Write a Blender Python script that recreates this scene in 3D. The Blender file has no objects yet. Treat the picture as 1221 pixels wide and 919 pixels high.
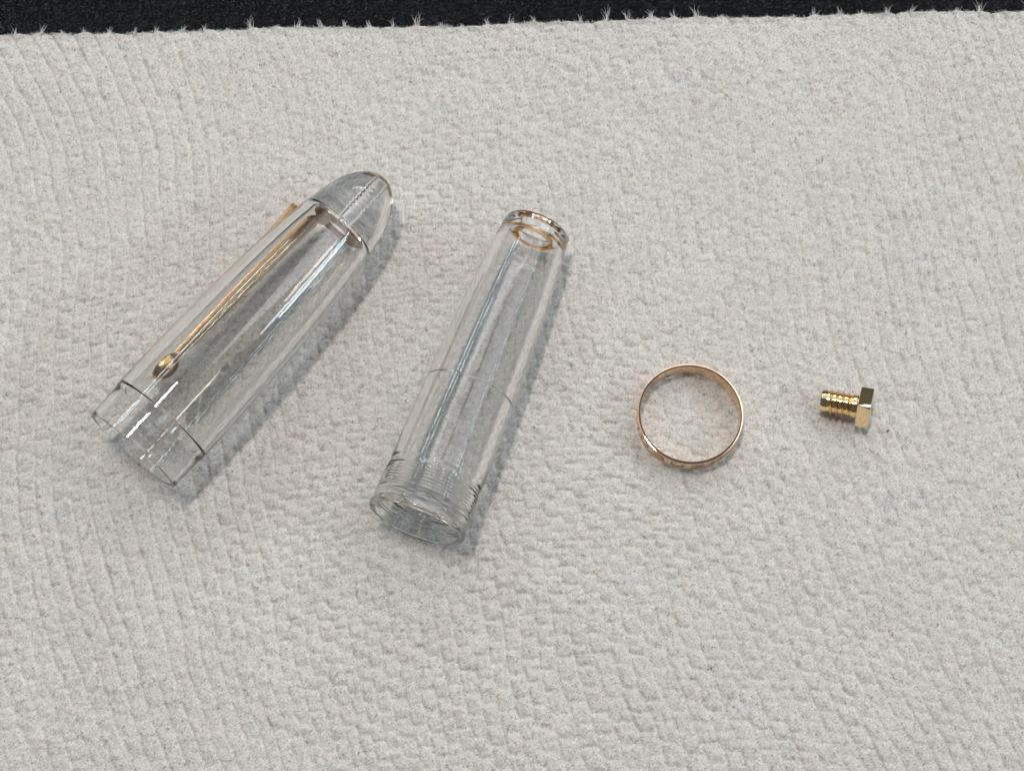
import bpy, bmesh, math, random
import numpy as np
from mathutils import Vector, Matrix

# ------------------------------------------------------------------ camera, light, exposure
# 1 Blender unit = 1 cm (the whole place is about 15 cm wide)
S = bpy.context.scene
S.unit_settings.system = 'METRIC'
S.unit_settings.scale_length = 0.01
COL = S.collection

TILT, DIST = math.radians(20), 21.5
cam_d = bpy.data.cameras.new('camera')
cam = bpy.data.objects.new('camera', cam_d)
COL.objects.link(cam)
cam.location = (0, -DIST * math.sin(TILT), DIST * math.cos(TILT))
cam.rotation_euler = (TILT, 0, 0)
cam_d.sensor_width = 36
cam_d.lens = 36 * 2000 / 1221
cam_d.clip_start, cam_d.clip_end = 0.1, 1000
S.camera = cam

W = bpy.data.worlds.new('World'); S.world = W
W.use_nodes = True
bgn = W.node_tree.nodes['Background']
bgn.inputs[0].default_value = (0.93, 0.96, 1.0, 1)
bgn.inputs[1].default_value = 0.12


def area(name, loc, size, power, color, target=(0, 0, 0), shape='DISK', size_y=None, axis=None, caustic=False):
    d = bpy.data.lights.new(name, 'AREA')
    d.shape = shape; d.size = size
    if size_y: d.size_y = size_y
    d.energy = power; d.color = color
    o = bpy.data.objects.new(name, d); COL.objects.link(o)
    z = (Vector(loc) - Vector(target)).normalized()
    x = Vector(axis) if axis else Vector((0, 1, 0)).cross(z)
    x = (x - z * x.dot(z)).normalized()
    y = z.cross(x)
    o.matrix_world = Matrix(((x.x, y.x, z.x, loc[0]), (x.y, y.y, z.y, loc[1]), (x.z, y.z, z.z, loc[2]), (0, 0, 0, 1)))
    d.cycles.is_caustics_light = caustic
    return o


area('ceiling_spot', (-7, 6, 59), 3.2, 14500, (1.0, 0.92, 0.83), shape='RECTANGLE', size_y=11, axis=(0.85, -0.5, 0), caustic=True)
area('left_tube', (-50, 55, 70), 60, 12000, (0.70, 0.90, 1.0), shape='RECTANGLE', size_y=2.0, axis=(0.38, 0.925, 0))
area('right_tube', (82, -15, 49), 28, 15000, (0.70, 0.90, 1.0), shape='RECTANGLE', size_y=6, axis=(0.596, 0.803, 0))
area('back_tube', (20, 82, 52), 46, 7500, (0.78, 0.92, 1.0), shape='RECTANGLE', size_y=3.0, axis=(1, -0.15, 0))
area('right_fill', (46, 20, 62), 50, 17500, (0.98, 0.97, 1.0), shape='RECTANGLE', size_y=50)  # broad fill added on the right, not a real window
area('left_fill', (-42, 35, 100), 70, 9000, (1.0, 0.92, 0.83), shape='RECTANGLE', size_y=60)  # warm soft fill added from the upper left to lift the shadows
area('back_fill', (10, 80, 90), 80, 20000, (1.0, 0.98, 0.96), shape='RECTANGLE', size_y=50)  # large fill panel added behind, out of view

S.view_settings.view_transform = 'Standard'
S.view_settings.look = 'None'
S.view_settings.gamma = 1
S.view_settings.use_curve_mapping = False
S.view_settings.exposure = -0.04
S.cycles.max_bounces = 20
S.cycles.transmission_bounces = 20
S.cycles.glossy_bounces = 10
S.cycles.diffuse_bounces = 4
S.cycles.sample_clamp_indirect = 20
S.cycles.blur_glossy = 0.5
rng = np.random.default_rng(7)
random.seed(7)


# ------------------------------------------------------------------ helpers
def tag(o, label=None, cat=None, group=None, kind=None):
    if label: o['label'] = label
    if cat: o['category'] = cat
    if group: o['group'] = group
    if kind: o['kind'] = kind
    return o


def link(name, me, m, parent=None, caster=False, receiver=False):
    if m: me.materials.append(m)
    o = bpy.data.objects.new(name, me); COL.objects.link(o)
    if parent: o.parent = parent
    if caster: o.cycles.is_caustics_caster = True
    if receiver: o.cycles.is_caustics_receiver = True
    return o


def finish(name, bm, m, parent=None, angle=35, **k):
    bmesh.ops.recalc_face_normals(bm, faces=bm.faces)
    for f in bm.faces: f.smooth = True
    for e in bm.edges:
        if len(e.link_faces) == 2 and e.calc_face_angle(0) > math.radians(angle): e.smooth = False
    me = bpy.data.meshes.new(name); bm.to_mesh(me); bm.free()
    return link(name, me, m, parent, **k)


def revolve(profile, seg=160, rfun=None, closed=False, bm=None, origin=(0, 0, 0)):
    """profile: (s, r) pairs turned about the local X axis; r == 0 makes a pole. rfun(s, r, theta) -> r"""
    bm = bm or bmesh.new()
    # supporting loops beside every corner keep the smooth shading honest
    P = [tuple(p) for p in profile]; Q = [P[0]]
    for a, b in zip(P[:-1], P[1:]):
        L = math.hypot(b[0] - a[0], b[1] - a[1])
        if L > 0.03 and a[1] > 0 and b[1] > 0:
            for f in (0.006 / L, 1 - 0.006 / L): Q.append((a[0] + (b[0] - a[0]) * f, a[1] + (b[1] - a[1]) * f))
        Q.append(b)
    profile = Q
    rings = []
    for s, r in profile:
        if r == 0:
            rings.append([bm.verts.new((s + origin[0], origin[1], origin[2]))])
        else:
            ring = []
            for i in range(seg):
                t = 2 * math.pi * i / seg
                q = rfun(s, r, t) if rfun else r
                ring.append(bm.verts.new((s + origin[0], origin[1] + q * math.cos(t), origin[2] + q * math.sin(t))))
            rings.append(ring)
    pairs = list(zip(rings[:-1], rings[1:]))
    if closed: pairs.append((rings[-1], rings[0]))
    for a, b in pairs:
        for i in range(seg):
            j = (i + 1) % seg
            if len(a) == 1 and len(b) == 1: break
            if len(a) == 1: bm.faces.new((a[0], b[i], b[j]))
            elif len(b) == 1: bm.faces.new((a[i], b[0], a[j]))
            else: bm.faces.new((a[i], b[i], b[j], a[j]))
    return bm


def smooth_profile(pts, n=4):
    """Catmull-Rom through (s, r) points"""
    out = []
    P = [pts[0]] + list(pts) + [pts[-1]]
    for k in range(1, len(P) - 2):
        p0, p1, p2, p3 = P[k - 1], P[k], P[k + 1], P[k + 2]
        for i in range(n):
            t = i / n
            out.append(tuple(0.5 * (2 * p1[c] + (p2[c] - p0[c]) * t + (2 * p0[c] - 5 * p1[c] + 4 * p2[c] - p3[c]) * t * t
                                    + (3 * p1[c] - p0[c] - 3 * p2[c] + p3[c]) * t ** 3) for c in (0, 1)))
    out.append(tuple(pts[-1]))
    return out


def lin(a, b, n):
    return [tuple(a[c] + (b[c] - a[c]) * i / n for c in (0, 1)) for i in range(n + 1)]


def root(name, loc, direction, **k):
    o = bpy.data.objects.new(name, None); COL.objects.link(o)
    o.empty_display_size = 0.3
    x = Vector(direction).normalized()
    y = Vector((0, 0, 1)).cross(x).normalized(); z = x.cross(y)
    o.matrix_world = Matrix(((x.x, y.x, z.x, loc[0]), (x.y, y.y, z.y, loc[1]), (x.z, y.z, z.z, loc[2]), (0, 0, 0, 1)))
    return tag(o, **k)


def new_mat(name):
    m = bpy.data.materials.new(name); m.use_nodes = True
    return m, m.node_tree, m.node_tree.nodes['Principled BSDF']


def nd(nt, t, **k):
    n = nt.nodes.new(t)
    for a, v in k.items():
        if a in n.inputs.keys(): n.inputs[a].default_value = v
        else: setattr(n, a, v)
    return n


def noise(nt, vec, scale, detail=3, rough=0.55, dist=0):
    n = nt.nodes.new('ShaderNodeTexNoise')
    n.inputs['Scale'].default_value = scale; n.inputs['Detail'].default_value = detail
    n.inputs['Roughness'].default_value = rough; n.inputs['Distortion'].default_value = dist
    nt.links.new(vec, n.inputs['Vector'])
    return n.outputs['Fac']


def ramp(nt, fac, stops):
    n = nt.nodes.new('ShaderNodeValToRGB')
    while len(n.color_ramp.elements) < len(stops): n.color_ramp.elements.new(0.5)
    for e, (p, c) in zip(n.color_ramp.elements, stops):
        e.position = p; e.color = c if len(c) == 4 else (*c, 1)
    nt.links.new(fac, n.inputs[0])
    return n.outputs[0]


def mixc(nt, fac, a, b, mode='MIX'):
    n = nt.nodes.new('ShaderNodeMix'); n.data_type = 'RGBA'; n.blend_type = mode
    for sock, v in ((n.inputs[0], fac), (n.inputs[6], a), (n.inputs[7], b)):
        if hasattr(v, 'node'): nt.links.new(v, sock)
        else: sock.default_value = v if not isinstance(v, tuple) else (v if len(v) == 4 else (*v, 1))
    return n.outputs[2]


def math_n(nt, op, a, b=0.0):
    n = nt.nodes.new('ShaderNodeMath'); n.operation = op
    for i, v in enumerate((a, b)):
        if hasattr(v, 'node'): nt.links.new(v, n.inputs[i])
        else: n.inputs[i].default_value = v
    return n.outputs[0]


def scaled(nt, vec, sc, rot=0.0):
    n = nt.nodes.new('ShaderNodeMapping')
    n.inputs['Scale'].default_value = sc; n.inputs['Rotation'].default_value = (0, 0, rot)
    nt.links.new(vec, n.inputs['Vector'])
    return n.outputs[0]


# ------------------------------------------------------------------ materials
def paper_material(name='paper'):
    m, nt, b = new_mat(name)
    v = nt.nodes.new('ShaderNodeTexCoord').outputs['Object']
    base = ramp(nt, noise(nt, v, 0.9, 3), [(0.3, (0.765, 0.738, 0.70)), (0.7, (0.81, 0.79, 0.76))])
    # random warm and cool patches, grey specks and fine grain
    warm = ramp(nt, noise(nt, v, 4.2, 5, 0.62), [(0.48, (0, 0, 0)), (0.72, (1, 1, 1))])
    c = mixc(nt, math_n(nt, 'MULTIPLY', warm, 0.38), base, (0.80, 0.69, 0.61))
    cool = ramp(nt, noise(nt, scaled(nt, v, (1, 1, 1), 0.7), 3.6, 5, 0.62), [(0.50, (0, 0, 0)), (0.70, (1, 1, 1))])
    c = mixc(nt, math_n(nt, 'MULTIPLY', cool, 0.35), c, (0.68, 0.71, 0.735))
    g1 = ramp(nt, noise(nt, v, 11, 6, 0.68), [(0.50, (0, 0, 0)), (0.68, (1, 1, 1))])
    c = mixc(nt, math_n(nt, 'MULTIPLY', g1, 0.42), c, (0.37, 0.365, 0.36))
    g2 = ramp(nt, noise(nt, v, 34, 5, 0.7), [(0.55, (0, 0, 0)), (0.68, (1, 1, 1))])
    c = mixc(nt, math_n(nt, 'MULTIPLY', g2, 0.8), c, (0.30, 0.30, 0.30))
    g3 = ramp(nt, noise(nt, v, 15, 5, 0.75), [(0.585, (0, 0, 0)), (0.66, (1, 1, 1))])
    c = mixc(nt, math_n(nt, 'MULTIPLY', g3, 0.88), c, (0.31, 0.315, 0.32))
    g4 = ramp(nt, noise(nt, v, 42, 4, 0.75), [(0.34, (0.66, 0.66, 0.67)), (0.5, (0.97, 0.97, 0.97)), (0.64, (1.15, 1.145, 1.13))])
    c = mixc(nt, 1.0, c, g4, 'MULTIPLY')
    # thin fibres in three directions
    hs = []
    for i, r in enumerate((0.35, 1.5, 2.6)):
        vv = scaled(nt, v, (75, 12, 10), r)
        hs.append(noise(nt, vv, 1.0, 3, 0.6, 1.2))
    fib = math_n(nt, 'MAXIMUM', math_n(nt, 'MAXIMUM', hs[0], hs[1]), hs[2])
    lf = ramp(nt, fib, [(0.62, (0, 0, 0)), (0.78, (1, 1, 1))])
    c = mixc(nt, math_n(nt, 'MULTIPLY', lf, 0.5), c, (0.86, 0.855, 0.84))
    nt.links.new(c, b.inputs['Base Color'])
    b.inputs['Roughness'].default_value = 0.95
    b.inputs['Specular IOR Level'].default_value = 0.12
    h = math_n(nt, 'ADD', math_n(nt, 'MULTIPLY', noise(nt, v, 16, 6, 0.7), 1.0), math_n(nt, 'MULTIPLY', fib, 0.7))
    bp = nd(nt, 'ShaderNodeBump'); bp.inputs['Strength'].default_value = 1.0; bp.inputs['Distance'].default_value = 0.022
    nt.links.new(h, bp.inputs['Height']); nt.links.new(bp.outputs[0], b.inputs['Normal'])
    return m


def leather_material():
    m, nt, b = new_mat('black_leather')
    v = nt.nodes.new('ShaderNodeTexCoord').outputs['Object']
    vo = nt.nodes.new('ShaderNodeTexVoronoi'); vo.feature = 'F1'
    wv = mixc(nt, 0.12, v, v)
    nt.links.new(v, vo.inputs['Vector']); vo.inputs['Scale'].default_value = 24; vo.inputs['Randomness'].default_value = 1
    c = ramp(nt, noise(nt, v, 3, 3), [(0.3, (0.0025, 0.003, 0.004)), (0.7, (0.005, 0.006, 0.009))])
    nt.links.new(c, b.inputs['Base Color'])
    b.inputs['Roughness'].default_value = 0.2
    b.inputs['Specular IOR Level'].default_value = 0.4
    h = math_n(nt, 'ADD', math_n(nt, 'MULTIPLY', vo.outputs['Distance'], -1.0), math_n(nt, 'MULTIPLY', noise(nt, v, 30, 4), 0.5))
    bp = nd(nt, 'ShaderNodeBump'); bp.inputs['Strength'].default_value = 1.0; bp.inputs['Distance'].default_value = 0.05
    nt.links.new(h, bp.inputs['Height']); nt.links.new(bp.outputs[0], b.inputs['Normal'])
    return m


def glass_material(name, color=(0.996, 0.997, 0.996), ior=1.49, rough=0.0, scuff=0.00012):
    m = bpy.data.materials.new(name); m.use_nodes = True
    nt = m.node_tree; nt.nodes.clear()
    out = nt.nodes.new('ShaderNodeOutputMaterial'); g = nt.nodes.new('ShaderNodeBsdfGlass')
    g.inputs['Color'].default_value = (*color, 1); g.inputs['IOR'].default_value = ior; g.inputs['Roughness'].default_value = rough
    nt.links.new(g.outputs[0], out.inputs['Surface'])
    if scuff:
        v = nt.nodes.new('ShaderNodeTexCoord').outputs['Object']
        n = noise(nt, scaled(nt, v, (2.5, 60, 60)), 1.0, 3)
        bp = nd(nt, 'ShaderNodeBump'); bp.inputs['Strength'].default_value = 1.0; bp.inputs['Distance'].default_value = scuff
        nt.links.new(n, bp.inputs['Height']); nt.links.new(bp.outputs[0], g.inputs['Normal'])
    return m


def gold_material(name, col, rough=0.16, bump=0.0, bscale=40):
    m, nt, b = new_mat(name)
    v = nt.nodes.new('ShaderNodeTexCoord').outputs['Object']
    b.inputs['Metallic'].default_value = 1
    c = ramp(nt, noise(nt, v, 9, 4), [(0.3, tuple(x * 0.86 for x in col)), (0.7, col)])
    nt.links.new(c, b.inputs['Base Color'])
    r = nt.nodes.new('ShaderNodeMapRange')
    nt.links.new(noise(nt, v, 22, 4), r.inputs['Value'])
    r.inputs['To Min'].default_value = rough * 0.5; r.inputs['To Max'].default_value = rough * 1.5
    nt.links.new(r.outputs[0], b.inputs['Roughness'])
    if bump:
        bp = nd(nt, 'ShaderNodeBump'); bp.inputs['Strength'].default_value = 1; bp.inputs['Distance'].default_value = bump
        nt.links.new(noise(nt, v, bscale, 3), bp.inputs['Height']); nt.links.new(bp.outputs[0], b.inputs['Normal'])
    return m


M_PAPER = paper_material()
M_FIBRE, _nt, _b = new_mat('paper_fibre')
_v = _nt.nodes.new('ShaderNodeTexCoord').outputs['Object']
_nt.links.new(ramp(_nt, noise(_nt, _v, 6, 2), [(0.3, (0.62, 0.61, 0.59)), (0.7, (0.78, 0.77, 0.75))]), _b.inputs['Base Color'])
_b.inputs['Roughness'].default_value = 0.9
M_LEATHER = leather_material()
M_GLASS = glass_material('clear_acrylic')
M_AMBER = glass_material('amber_lacquer', (0.90, 0.68, 0.44), 1.45, 0.05, 0.003)
M_BRONZE = gold_material('washer_gold', (0.50, 0.30, 0.15), 0.28, 0.001, 30)
M_GOLD = gold_material('clip_gold', (0.68, 0.44, 0.23), 0.2, 0.0022, 55)
M_ROSE = gold_material('ring_gold', (0.96, 0.69, 0.47), 0.05, 0.0006, 20)
M_ENGR = gold_material('engraved_gold', (0.50, 0.32, 0.20), 0.45, 0.001, 60)
M_BRASS = gold_material('bolt_gold', (0.97, 0.73, 0.43), 0.07, 0.0008, 25)
M_CRUMB, _nt, _b = new_mat('brown_crumb')
_v = _nt.nodes.new('ShaderNodeTexCoord').outputs['Object']
_nt.links.new(ramp(_nt, noise(_nt, _v, 60, 3), [(0.3, (0.16, 0.07, 0.04)), (0.7, (0.32, 0.17, 0.11))]), _b.inputs['Base Color'])

# ------------------------------------------------------------------ the desk and the paper towel
bm = bmesh.new()
bmesh.ops.create_cube(bm, size=1, matrix=Matrix.Translation((0, 3, -0.66)) @ Matrix.Diagonal((60, 50, 1, 1)))
tag(finish('desk_surface', bm, M_LEATHER), kind='structure')


def edge_y(x):
    return 5.384 + 0.0283 * x


NX, NY = 1150, 790
X0, X1, Y0 = -8.6, 8.6, -6.3


def smooth_field(nx, ny, wx, wy):
    """gaussian-filtered white noise; wx, wy = correlation length in grid cells"""
    a = rng.standard_normal((ny, nx))
    fx = np.fft.fftfreq(nx)[None, :]; fy = np.fft.fftfreq(ny)[:, None]
    k = np.exp(-2 * (math.pi ** 2) * ((fx * wx) ** 2 + (fy * wy) ** 2))
    r = np.real(np.fft.ifft2(np.fft.fft2(a) * k))
    return r / r.std()


gu = np.linspace(-1, 1, NX)
gx = 8.6 * gu + 10.0 * np.clip(np.abs(gu) - 0.90, 0, 1) ** 1.5 / 0.1 ** 1.5 * np.sign(gu)   # stretches out to 18 cm at the sides
xs = gx[None, :].repeat(NY, 0)
gv = np.linspace(0, 1, NY)
tt = gv[:, None].repeat(NX, 1)
drop = 9.0 * np.clip(0.06 - gv, 0, 1) ** 1.5 / 0.06 ** 1.5
edge_w = smooth_field(NX, 1, 6, 1)[0] * 0.006 + smooth_field(NX, 1, 22, 1)[0] * 0.012
PITCH = 0.327
scal = -0.024 * np.abs(np.sin(math.pi * (xs[0] + 0.02) / PITCH)) ** 0.7
ye = edge_y(xs[0]) + edge_w + scal
ys = Y0 + tt * (ye[None, :] - Y0) - drop[:, None]
wx = smooth_field(NX, NY, 150, 150) * 0.30 + smooth_field(NX, NY, 40, 40) * 0.035 + smooth_field(NX, NY, 10, 10) * 0.010
wy = smooth_field(NX, NY, 150, 150) * 0.30 + smooth_field(NX, NY, 40, 40) * 0.035 + smooth_field(NX, NY, 10, 10) * 0.010
# embossed pillows in leaning columns, every other column half a step lower
U = (xs + wx + 0.24 * (ys + wy)) / 0.212
V = (ys + wy - 0.12 * (xs + wx)) / 0.228
V = V + 0.5 * (np.floor(U) % 2)
fr_u, fr_v = U - np.floor(U), V - np.floor(V)
fu, fv = np.floor(U).astype(int), np.floor(V).astype(int)
tab = rng.uniform(0.7, 1.1, (257, 263))
amp = tab[fu % 257, fv % 263]
du = np.minimum(fr_u, 1 - fr_u); dv = np.minimum(fr_v, 1 - fr_v)
col_s = np.clip(0.85 + 0.35 * smooth_field(NX, NY, 90, 90), 0.4, 1.2)          # grooves between columns: stronger here, weaker there
row_s = np.clip(0.75 + 0.35 * smooth_field(NX, NY, 90, 90), 0.35, 1.2)
pil = (1 - col_s * np.exp(-(du / 0.095) ** 2)) * (1 - row_s * np.exp(-(dv / 0.115) ** 2))
hz = 0.023 * pil * amp + 0.009 * amp * (fr_v - 0.5) * (fr_v > 0.1) + 0.010 * amp * np.sin(math.pi * fr_u) * np.sin(math.pi * fr_v)
hz += 0.0042 * smooth_field(NX, NY, 1.5, 1.5) + 0.0046 * smooth_field(NX, NY, 4, 4) + 0.003 * smooth_field(NX, NY, 9, 9) + 0.004 * smooth_field(NX, NY, 75, 75)
pit = smooth_field(NX, NY, 2.4, 2.4)
hz -= 0.014 * np.clip(pit - 0.9, 0, 1.3) * (1.3 - np.clip(pil, 0, 1))
hz = hz - np.quantile(hz, 0.995) - 0.002
hz = np.where(hz > -0.012, -0.012 + 0.010 * np.tanh((hz + 0.012) / 0.010), hz)
hz += 0.015 * np.exp(-((1 - tt) * 11.7 / 0.06) ** 2)          # the torn edge stands up a little
nv = NX * NY
co = np.empty((nv + NX, 3))
co[:nv, 0] = xs.ravel(); co[:nv, 1] = ys.ravel(); co[:nv, 2] = hz.ravel()
co[nv:, 0] = xs[0]; co[nv:, 1] = ye + 0.004; co[nv:, 2] = -0.15
idx = np.arange(nv).reshape(NY, NX)
q = np.stack([idx[:-1, :-1], idx[:-1, 1:], idx[1:, 1:], idx[1:, :-1]], -1).reshape(-1, 4)
sk = np.arange(NX) + nv
q2 = np.stack([idx[-1, :-1], idx[-1, 1:], sk[1:], sk[:-1]], -1).reshape(-1, 4)
q = np.concatenate([q, q2])
me = bpy.data.meshes.new('sheet')
me.vertices.add(len(co)); me.vertices.foreach_set('co', co.ravel())
me.loops.add(q.size); me.loops.foreach_set('vertex_index', q.ravel().astype(np.int32))
me.polygons.add(len(q)); me.polygons.foreach_set('loop_start', np.arange(0, q.size, 4, dtype=np.int32))
me.polygons.foreach_set('use_smooth', np.ones(len(q), bool))
me.update(calc_edges=True)
towel = root('paper_towel', (0, 0, 0), (1, 0, 0), label='large pale grey embossed paper towel lying under all the pen parts', cat='paper towel')
link('sheet', me, M_PAPER, towel, receiver=True)


def fibre(bm, p, d, length, w, curl):
    """thin curved three-sided hair"""
    n = 5; prev = None
    side = Vector((-d.y, d.x, 0)).normalized()
    for i in range(n + 1):
        t = i / n
        c = p + d * (length * t) + side * (curl * length * t * t) + Vector((0, 0, 0.35 * length * t * (1 - t)))
        r = w * (1 - 0.85 * t)
        ring = [bm.verts.new(c + side * (r * math.cos(a)) + Vector((0, 0, r * math.sin(a)))) for a in (0.5, 2.6, 4.7)]
        if prev:
            for k in range(3): bm.faces.new((prev[k], prev[(k + 1) % 3], ring[(k + 1) % 3], ring[k]))
        prev = ring


def edge_at(x):
    return float(np.interp(x, xs[0], ye))


k0 = math.ceil((X0 + 0.1) / PITCH)
for k in range(k0, int(X1 / PITCH) + 1):
    x = k * PITCH - 0.02 + random.uniform(-0.03, 0.03)
    if not -8.4 < x < 8.4: continue
    bm = bmesh.new()
    big = random.choice((0.4, 0.55, 0.7, 0.8, 0.9, 1.0, 1.4))
    base = Vector((x, edge_at(x) - 0.02, -0.018))
    lean = random.uniform(-0.35, 0.35)
    for i in range(int(6 + 7 * big)):
        a = lean + random.gauss(0, 0.22)
        fibre(bm, base + Vector((random.gauss(0, 0.014), 0, random.uniform(-0.01, 0.012))), Vector((math.sin(a), math.cos(a), random.uniform(0, 0.4))).normalized(),
              random.uniform(0.05, 0.17) * big, 0.0030, random.uniform(-0.35, 0.35))
    finish('fibre_tuft', bm, M_FIBRE, towel)
# short broken fibres between the tufts
bm = bmesh.new()
for i in range(2600):
    x = random.uniform(-8.3, 8.3); a = random.gauss(0, 0.9)
    fibre(bm, Vector((x, edge_at(x) - 0.01, random.uniform(-0.03, 0.0))), Vector((math.sin(a), math.cos(a), 0.1)).normalized(), random.uniform(0.012, 0.05), 0.0026, random.uniform(-0.6, 0.6))
tag(finish('edge_fuzz', bm, M_FIBRE, towel), kind='stuff')

# ------------------------------------------------------------------ transparent pen cap
cap = root('pen_cap', (-4.628, -1.103, 0.70), (0.624, 0.782, -0.008),
           label='clear transparent bullet shaped pen cap with a gold clip under it', cat='pen cap')


def tri(x):
    x = x - math.floor(x)
    return 1 - abs(2 * x - 1)


def thread_r(s0, s1, pitch, depth, sgn=1):
    def f(s, r, t):
        if s0 <= s <= s1:
            fade = min(1, (s - s0) / pitch, (s1 - s) / pitch)
            return r + sgn * depth * fade * tri(s / pitch - t / (2 * math.pi))
        return r
    return f


outer = [(0.0, 0.664), (0.005, 0.671), (0.36, 0.6745), (0.38, 0.6750), (0.40, 0.6762), (0.42, 0.6782), (0.44, 0.681), (0.46, 0.684), (0.48, 0.6868), (0.50, 0.6888), (0.52, 0.690), (0.54, 0.6905)]
outer += smooth_profile([(0.56, 0.6906), (1.0, 0.694), (1.9, 0.680), (2.5, 0.662), (3.05, 0.628), (3.5, 0.583), (3.8, 0.541), (4.19, 0.470), (4.40, 0.402), (4.55, 0.318), (4.65, 0.230), (4.715, 0.140), (4.738, 0.06)], 6)
outer += [(4.743, 0.0)]
inner = [(4.60, 0.0), (4.60, 0.064), (4.57, 0.070)]
inner += [(s, 0.070) for s in np.linspace(4.56, 3.89, 135)]
inner += [(3.875, 0.12), (3.872, 0.30), (3.870, 0.350), (3.864, 0.374), (3.850, 0.394), (3.830, 0.407), (3.80, 0.416)]
inner += smooth_profile([(3.77, 0.421), (3.5, 0.452), (3.0, 0.494), (2.4, 0.528), (1.9, 0.548), (1.2, 0.568), (0.56, 0.583)], 5)
inner += [(0.545, 0.5835), (0.538, 0.586), (0.530, 0.594), (0.522, 0.597), (0.05, 0.608), (0.006, 0.613), (0.0, 0.618)]
HOLE = thread_r(3.98, 4.52, 0.062, 0.009)
finish('cap_body', revolve(outer + inner, 160, lambda s, r, t: HOLE(s, r, t) if abs(r - 0.070) < 1e-6 else r, closed=True), M_GLASS, cap, 28, caster=True)

# clip: runs along the underside of the cap, on the left
PHI, TWIST = math.radians(29), math.radians(50)
RD = Vector((0, math.cos(PHI), -math.sin(PHI)))      # outward from the axis
TG = Vector((0, math.sin(TWIST), math.cos(TWIST)))   # across the strip
NO = Vector((0, math.cos(TWIST), -math.sin(TWIST)))  # its outer face


def strip(path, prof, parent, name, m):
    """path: list of (centre, across, normal, half_width, half_thick)"""
    bm = bmesh.new(); prev = None; first = None
    for c, ac, no, hw, ht in path:
        ring = [bm.verts.new(c + ac * (hw * a) + no * (ht * b)) for a, b in prof]
        if prev:
            for k in range(len(prof)):
                bm.faces.new((prev[k], prev[(k + 1) % len(prof)], ring[(k + 1) % len(prof)], ring[k]))
        else: first = ring
        prev = ring
    bm.faces.new(first); bm.faces.new(prev[::-1])
    return finish(name, bm, m, parent, 40)


clip = bpy.data.objects.new('clip', None); COL.objects.link(clip); clip.parent = cap
PROF = [(-1, -0.4), (-1, 0.3), (-0.86, 0.75), (-0.3, 1.0), (0.3, 1.0), (0.86, 0.75), (1, 0.3), (1, -0.4), (0.85, -0.8), (-0.85, -0.8)]
XA = Vector((1, 0, 0))
path = []
for t in np.linspace(0, 1, 14):                         # outer end of the tang bends round into the strip
    s = 3.835; path.append((XA * s + RD * (0.30 + 0.39 * t), TG, XA, 0.11 + 0.02 * t, 0.022))
for a in np.linspace(12, 80, 6):
    a = math.radians(a)
    path.append((XA * (3.785 + 0.05 * math.cos(a)) + RD * (0.69 + 0.05 * math.sin(a)), TG, XA * math.cos(a) + NO * math.sin(a), 0.13 + 0.070 * math.sin(a), 0.024))
for s in np.linspace(3.76, 1.32, 30):
    t = (3.76 - s) / 2.44
    rho = 0.742 + 0.034 * t
    path.append((XA * s + RD * rho, TG, NO, 0.19 - 0.095 * t ** 0.85, 0.028))
bpy.data.objects.remove(clip)
clip = strip(path, PROF, cap, 'clip', M_GOLD)
bm = bmesh.new()
for i, (off, a, b, c) in enumerate([(0, 0.21, 0.195, 0.130)]):
    mat = Matrix.Translation(XA * 1.14 + RD * 0.795)
    rot = Matrix(((1, 0, 0, 0), (0, TG.y, NO.y, 0), (0, TG.z, NO.z, 0), (0, 0, 0, 1)))
    bmesh.ops.create_uvsphere(bm, u_segments=32, v_segments=20, radius=1, matrix=mat @ rot @ Matrix.Diagonal((a, b, c, 1)))
finish('clip_ball', bm, M_GOLD, clip, 60)
# neck and bead
bm = bmesh.new()
bmesh.ops.create_uvsphere(bm, u_segments=16, v_segments=12, radius=1, matrix=Matrix.Translation(XA * 2.52 + RD * 0.77 - TG * 0.15) @ Matrix.Diagonal((0.045, 0.032, 0.032, 1)))
finish('bead', bm, M_GOLD, clip, 60)
bm = revolve([(1.30, 0.075), (1.33, 0.085), (1.36, 0.085), (1.39, 0.07)], 24, closed=False, origin=(0, RD.y * 0.776, RD.z * 0.776))
finish('collar', bm, M_GOLD, clip, 40)
# the washer that holds the clip inside the cap
bm = revolve([(3.802, 0.16), (3.802, 0.378), (3.806, 0.390), (3.816, 0.394), (3.828, 0.386), (3.832, 0.373), (3.832, 0.16), (3.816, 0.150)], 96, closed=True)
bmesh.ops.rotate(bm, verts=bm.verts, cent=(3.816, 0, 0), matrix=Matrix.Rotation(math.radians(-4), 3, 'Y'))
finish('clip_washer', bm, M_BRONZE, cap, 30)

# ------------------------------------------------------------------ transparent pen barrel
barrel = root('pen_barrel', (-1.158, -1.994, 0.640), (0.3486, 0.9373, -0.044),
              label='clear transparent tapered pen barrel with screw threads and an amber stained end', cat='pen barrel')
T0, T1, PT = 0.13, 0.60, 0.044
outer = [(0.0, 0.598), (0.005, 0.607), (0.014, 0.614), (0.028, 0.618), (0.045, 0.618), (0.062, 0.616), (0.078, 0.613), (0.092, 0.608)]
outer += [(s, 0.606 - 0.027 * (s - 0.1) / 0.53) for s in np.linspace(0.105, 0.63, 97)]
outer += [(0.64, 0.580), (0.655, 0.585)]
outer += smooth_profile([(0.67, 0.588), (1.1, 0.590), (2.0, 0.572), (2.86, 0.540), (3.3, 0.514), (3.64, 0.492), (4.0, 0.464), (4.20, 0.446)], 5)
outer += [(4.228, 0.442), (4.240, 0.434), (4.245, 0.422), (4.245, 0.40), (4.245, 0.262)]
inner = [(4.235, 0.245)] + [(s, 0.225) for s in np.linspace(4.22, 4.12, 12)]
inner += [(4.108, 0.232), (4.102, 0.29), (4.085, 0.330), (4.04, 0.352), (3.95, 0.364)]
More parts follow.
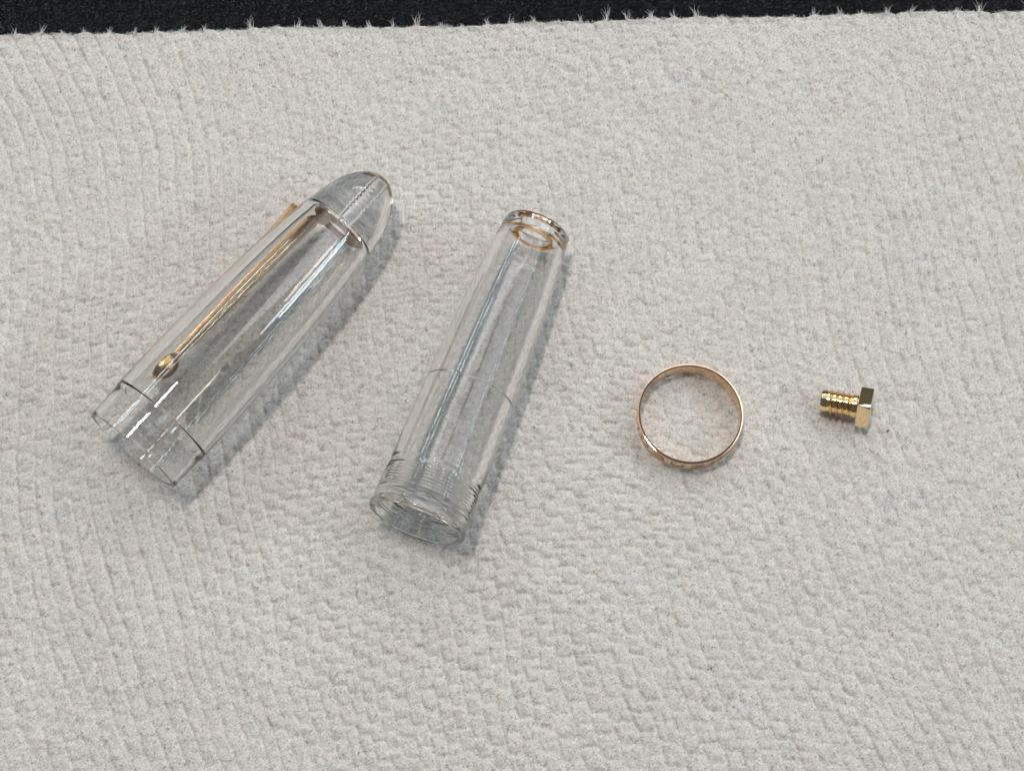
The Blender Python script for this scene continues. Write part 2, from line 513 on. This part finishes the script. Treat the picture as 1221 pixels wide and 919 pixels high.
inner += smooth_profile([(3.88, 0.368), (3.3, 0.402), (2.6, 0.424), (1.86, 0.4375)], 5)
inner += [(1.848, 0.438), (1.843, 0.441), (1.836, 0.447), (1.830, 0.449)]
inner += smooth_profile([(1.81, 0.450), (1.2, 0.466), (0.66, 0.478)], 5)
inner += [(s, 0.480) for s in np.linspace(0.62, 0.12, 70)]
inner += [(0.10, 0.495), (0.03, 0.54), (0.006, 0.560), (0.0, 0.575)]
TH1 = thread_r(T0, T1, PT, 0.010)
TH2 = thread_r(0.10, 0.36, 0.062, 0.012)


def barrel_r(s, r, t):
    if r > 0.55 and T0 <= s <= T1: return TH1(s, r, t)
    if abs(r - 0.480) < 1e-6: return TH2(s, r, t)
    return r


finish('barrel_body', revolve(outer + inner, 160, barrel_r, closed=True), M_GLASS, barrel, 28, caster=True)


def rough_ring(name, s, R, w, h, parent, m, a0=0, a1=2 * math.pi, seed=1, seg=90):
    """uneven smear of lacquer round the end"""
    rr = random.Random(seed); bm = bmesh.new(); prev = None; first = None
    ph = [rr.uniform(0, 6.28) for _ in range(6)]
    full = a1 - a0 > 6.2
    for i in range(seg + (0 if full else 1)):
        t = a0 + (a1 - a0) * i / seg
        f = 1 + 0.22 * math.sin(3 * t + ph[0]) + 0.16 * math.sin(7 * t + ph[1]) + 0.10 * math.sin(13 * t + ph[2])
        if not full: f *= min(1, 0.15 + 6 * i / seg, 0.15 + 6 * (seg - i) / seg)
        ring = []
        for k in range(8):
            b = 2 * math.pi * k / 8
            rad = R + w * f * math.cos(b)
            ring.append(bm.verts.new((s + h * f * math.sin(b), rad * math.cos(t), rad * math.sin(t))))
        if prev:
            for k in range(8): bm.faces.new((prev[k], prev[(k + 1) % 8], ring[(k + 1) % 8], ring[k]))
        else: first = ring
        prev = ring
    if full:
        for k in range(8): bm.faces.new((prev[k], prev[(k + 1) % 8], first[(k + 1) % 8], first[k]))
    else:
        bm.faces.new(first); bm.faces.new(prev[::-1])
    return finish(name, bm, m, parent, 60)


rough_ring('amber_ring', 4.090, 0.252, 0.028, 0.024, barrel, M_AMBER, seed=3)
rough_ring('amber_rim', 4.246, 0.418, 0.017, 0.012, barrel, M_AMBER, seed=5)
rough_ring('rim_chip', 4.256, 0.408, 0.022, 0.020, barrel, M_GLASS, math.radians(40), math.radians(78), 9, 24)
rough_ring('rim_chip', 4.252, 0.412, 0.022, 0.022, barrel, M_GLASS, math.radians(165), math.radians(200), 12, 24)

# ------------------------------------------------------------------ gold ring band
ring = root('cap_band', (2.242, -0.475, 0.0), (1, 0, 0), label='thin rose gold cap band ring with key pattern, lying flat between barrel and bolt', cat='ring')
RO, RI, RH = 0.666, 0.630, 0.275
prof = [(0.004, RI + 0.006), (0.0, RI + 0.012), (0.0, RO - 0.012), (0.006, RO - 0.003), (0.03, RO), (0.035, RO), (0.04, RO - 0.004), (0.045, RO - 0.005), (RH - 0.045, RO - 0.005),
        (RH - 0.04, RO - 0.004), (RH - 0.035, RO), (RH - 0.012, RO), (RH - 0.009, RO), (RH - 0.003, RO - 0.001), (RH - 0.001, RO - 0.003), (RH, RO - 0.007), (RH, RI + 0.004), (RH - 0.002, RI + 0.002), (RH - 0.006, RI), (RH - 0.012, RI), (0.012, RI)]
bm = revolve(prof, 180, closed=True)
bmesh.ops.transform(bm, matrix=Matrix.Rotation(math.radians(-90), 4, 'Y'), verts=bm.verts)
finish('band', bm, M_ROSE, ring, 22)


def curved_bars(bars, R, ht, name, parent, m, th0):
    """bars: (a0, a1, z0, z1) in cm along the band; flat strokes lying on the cylinder"""
    bm = bmesh.new()
    for a0, a1, z0, z1 in bars:
        n = max(2, int((a1 - a0) / 0.03)); prev = None
        for i in range(n + 1):
            t = th0 + (a0 + (a1 - a0) * i / n) / R
            d = Vector((math.cos(t), math.sin(t), 0))
            rg = [bm.verts.new(d * (R - 0.004) + Vector((0, 0, z0))), bm.verts.new(d * (R + ht) + Vector((0, 0, z0))),
                  bm.verts.new(d * (R + ht) + Vector((0, 0, z1))), bm.verts.new(d * (R - 0.004) + Vector((0, 0, z1)))]
            if prev:
                for k in range(4): bm.faces.new((prev[k], prev[(k + 1) % 4], rg[(k + 1) % 4], rg[k]))
            else: bm.faces.new(rg[::-1])
            prev = rg
        bm.faces.new(prev)
    return finish(name, bm, m, parent, 30)


NK = 16
for k in range(NK):
    th = 2 * math.pi * k / NK + 0.12
    z0, z1, e = 0.085, 0.20, 0.034
    if k % 2: bars = [(-0.085, -0.05, z0, z1), (0.05, 0.085, z0, z1), (-0.05, 0.05, z0, z0 + e)]
    else: bars = [(0.05, 0.085, z0, z1), (-0.085, 0.05, z1 - e, z1), (-0.085, 0.05, z0, z0 + e)]
    curved_bars(bars, RO - 0.005, 0.0035, 'key_mark', ring, M_ENGR, th)

# ------------------------------------------------------------------ gold bolt
bolt = root('gold_bolt', (3.915, -0.250, 0.165), (0.968, -0.250, 0.155), label='small shiny gold threaded bolt with a square head, right of the gold ring', cat='bolt')
prof = [(0.0, 0.0), (0.0, 0.112), (0.006, 0.130), (0.02, 0.142), (0.07, 0.148)]
prof += [(s, 0.130) for s in np.linspace(0.08, 0.385, 80)]
prof += [(0.39, 0.146), (0.40, 0.152), (0.45, 0.152), (0.455, 0.148), (0.47, 0.146), (0.475, 0.0)]
BT = thread_r(0.07, 0.39, 0.066, 1, 1)


def bolt_r(s, r, t):
    if abs(r - 0.130) < 1e-6:
        x = (s / 0.074 - t / (2 * math.pi)); x -= math.floor(x)
        w = min(1, max(0, 1 - abs(x - 0.5) / 0.27))
        fade = min(1, (s - 0.075) / 0.03, (0.388 - s) / 0.03)
        return 0.136 + 0.044 * (w ** 0.8) * max(0, fade)
    return r


finish('shank', revolve(prof, 96, bolt_r), M_BRASS, bolt, 50)
bm = bmesh.new()
hs_ = 0.182
bmesh.ops.create_cube(bm, size=1, matrix=Matrix.Rotation(math.radians(-26), 4, 'X') @ Matrix.Diagonal((0.165, 2 * hs_, 2 * hs_, 1)))
bmesh.ops.translate(bm, verts=bm.verts, vec=(0.55, 0, 0))
bmesh.ops.bevel(bm, geom=bm.edges, offset=0.010, segments=3, affect='EDGES', profile=0.5)
finish('head', bm, M_BRASS, bolt, 25)

# ------------------------------------------------------------------ crumb
bm = bmesh.new()
bmesh.ops.create_icosphere(bm, subdivisions=2, radius=0.016, matrix=Matrix.Diagonal((1.3, 0.7, 0.6, 1)))
for v in bm.verts: v.co *= random.uniform(0.75, 1.25)
o = finish('crumb', bm, M_CRUMB, None, 20)
o.location = (4.769, -0.613, 0.004); o.rotation_euler = (0, 0, 0.7)
tag(o, 'tiny brown crumb on the paper towel just below the bolt head', 'crumb')
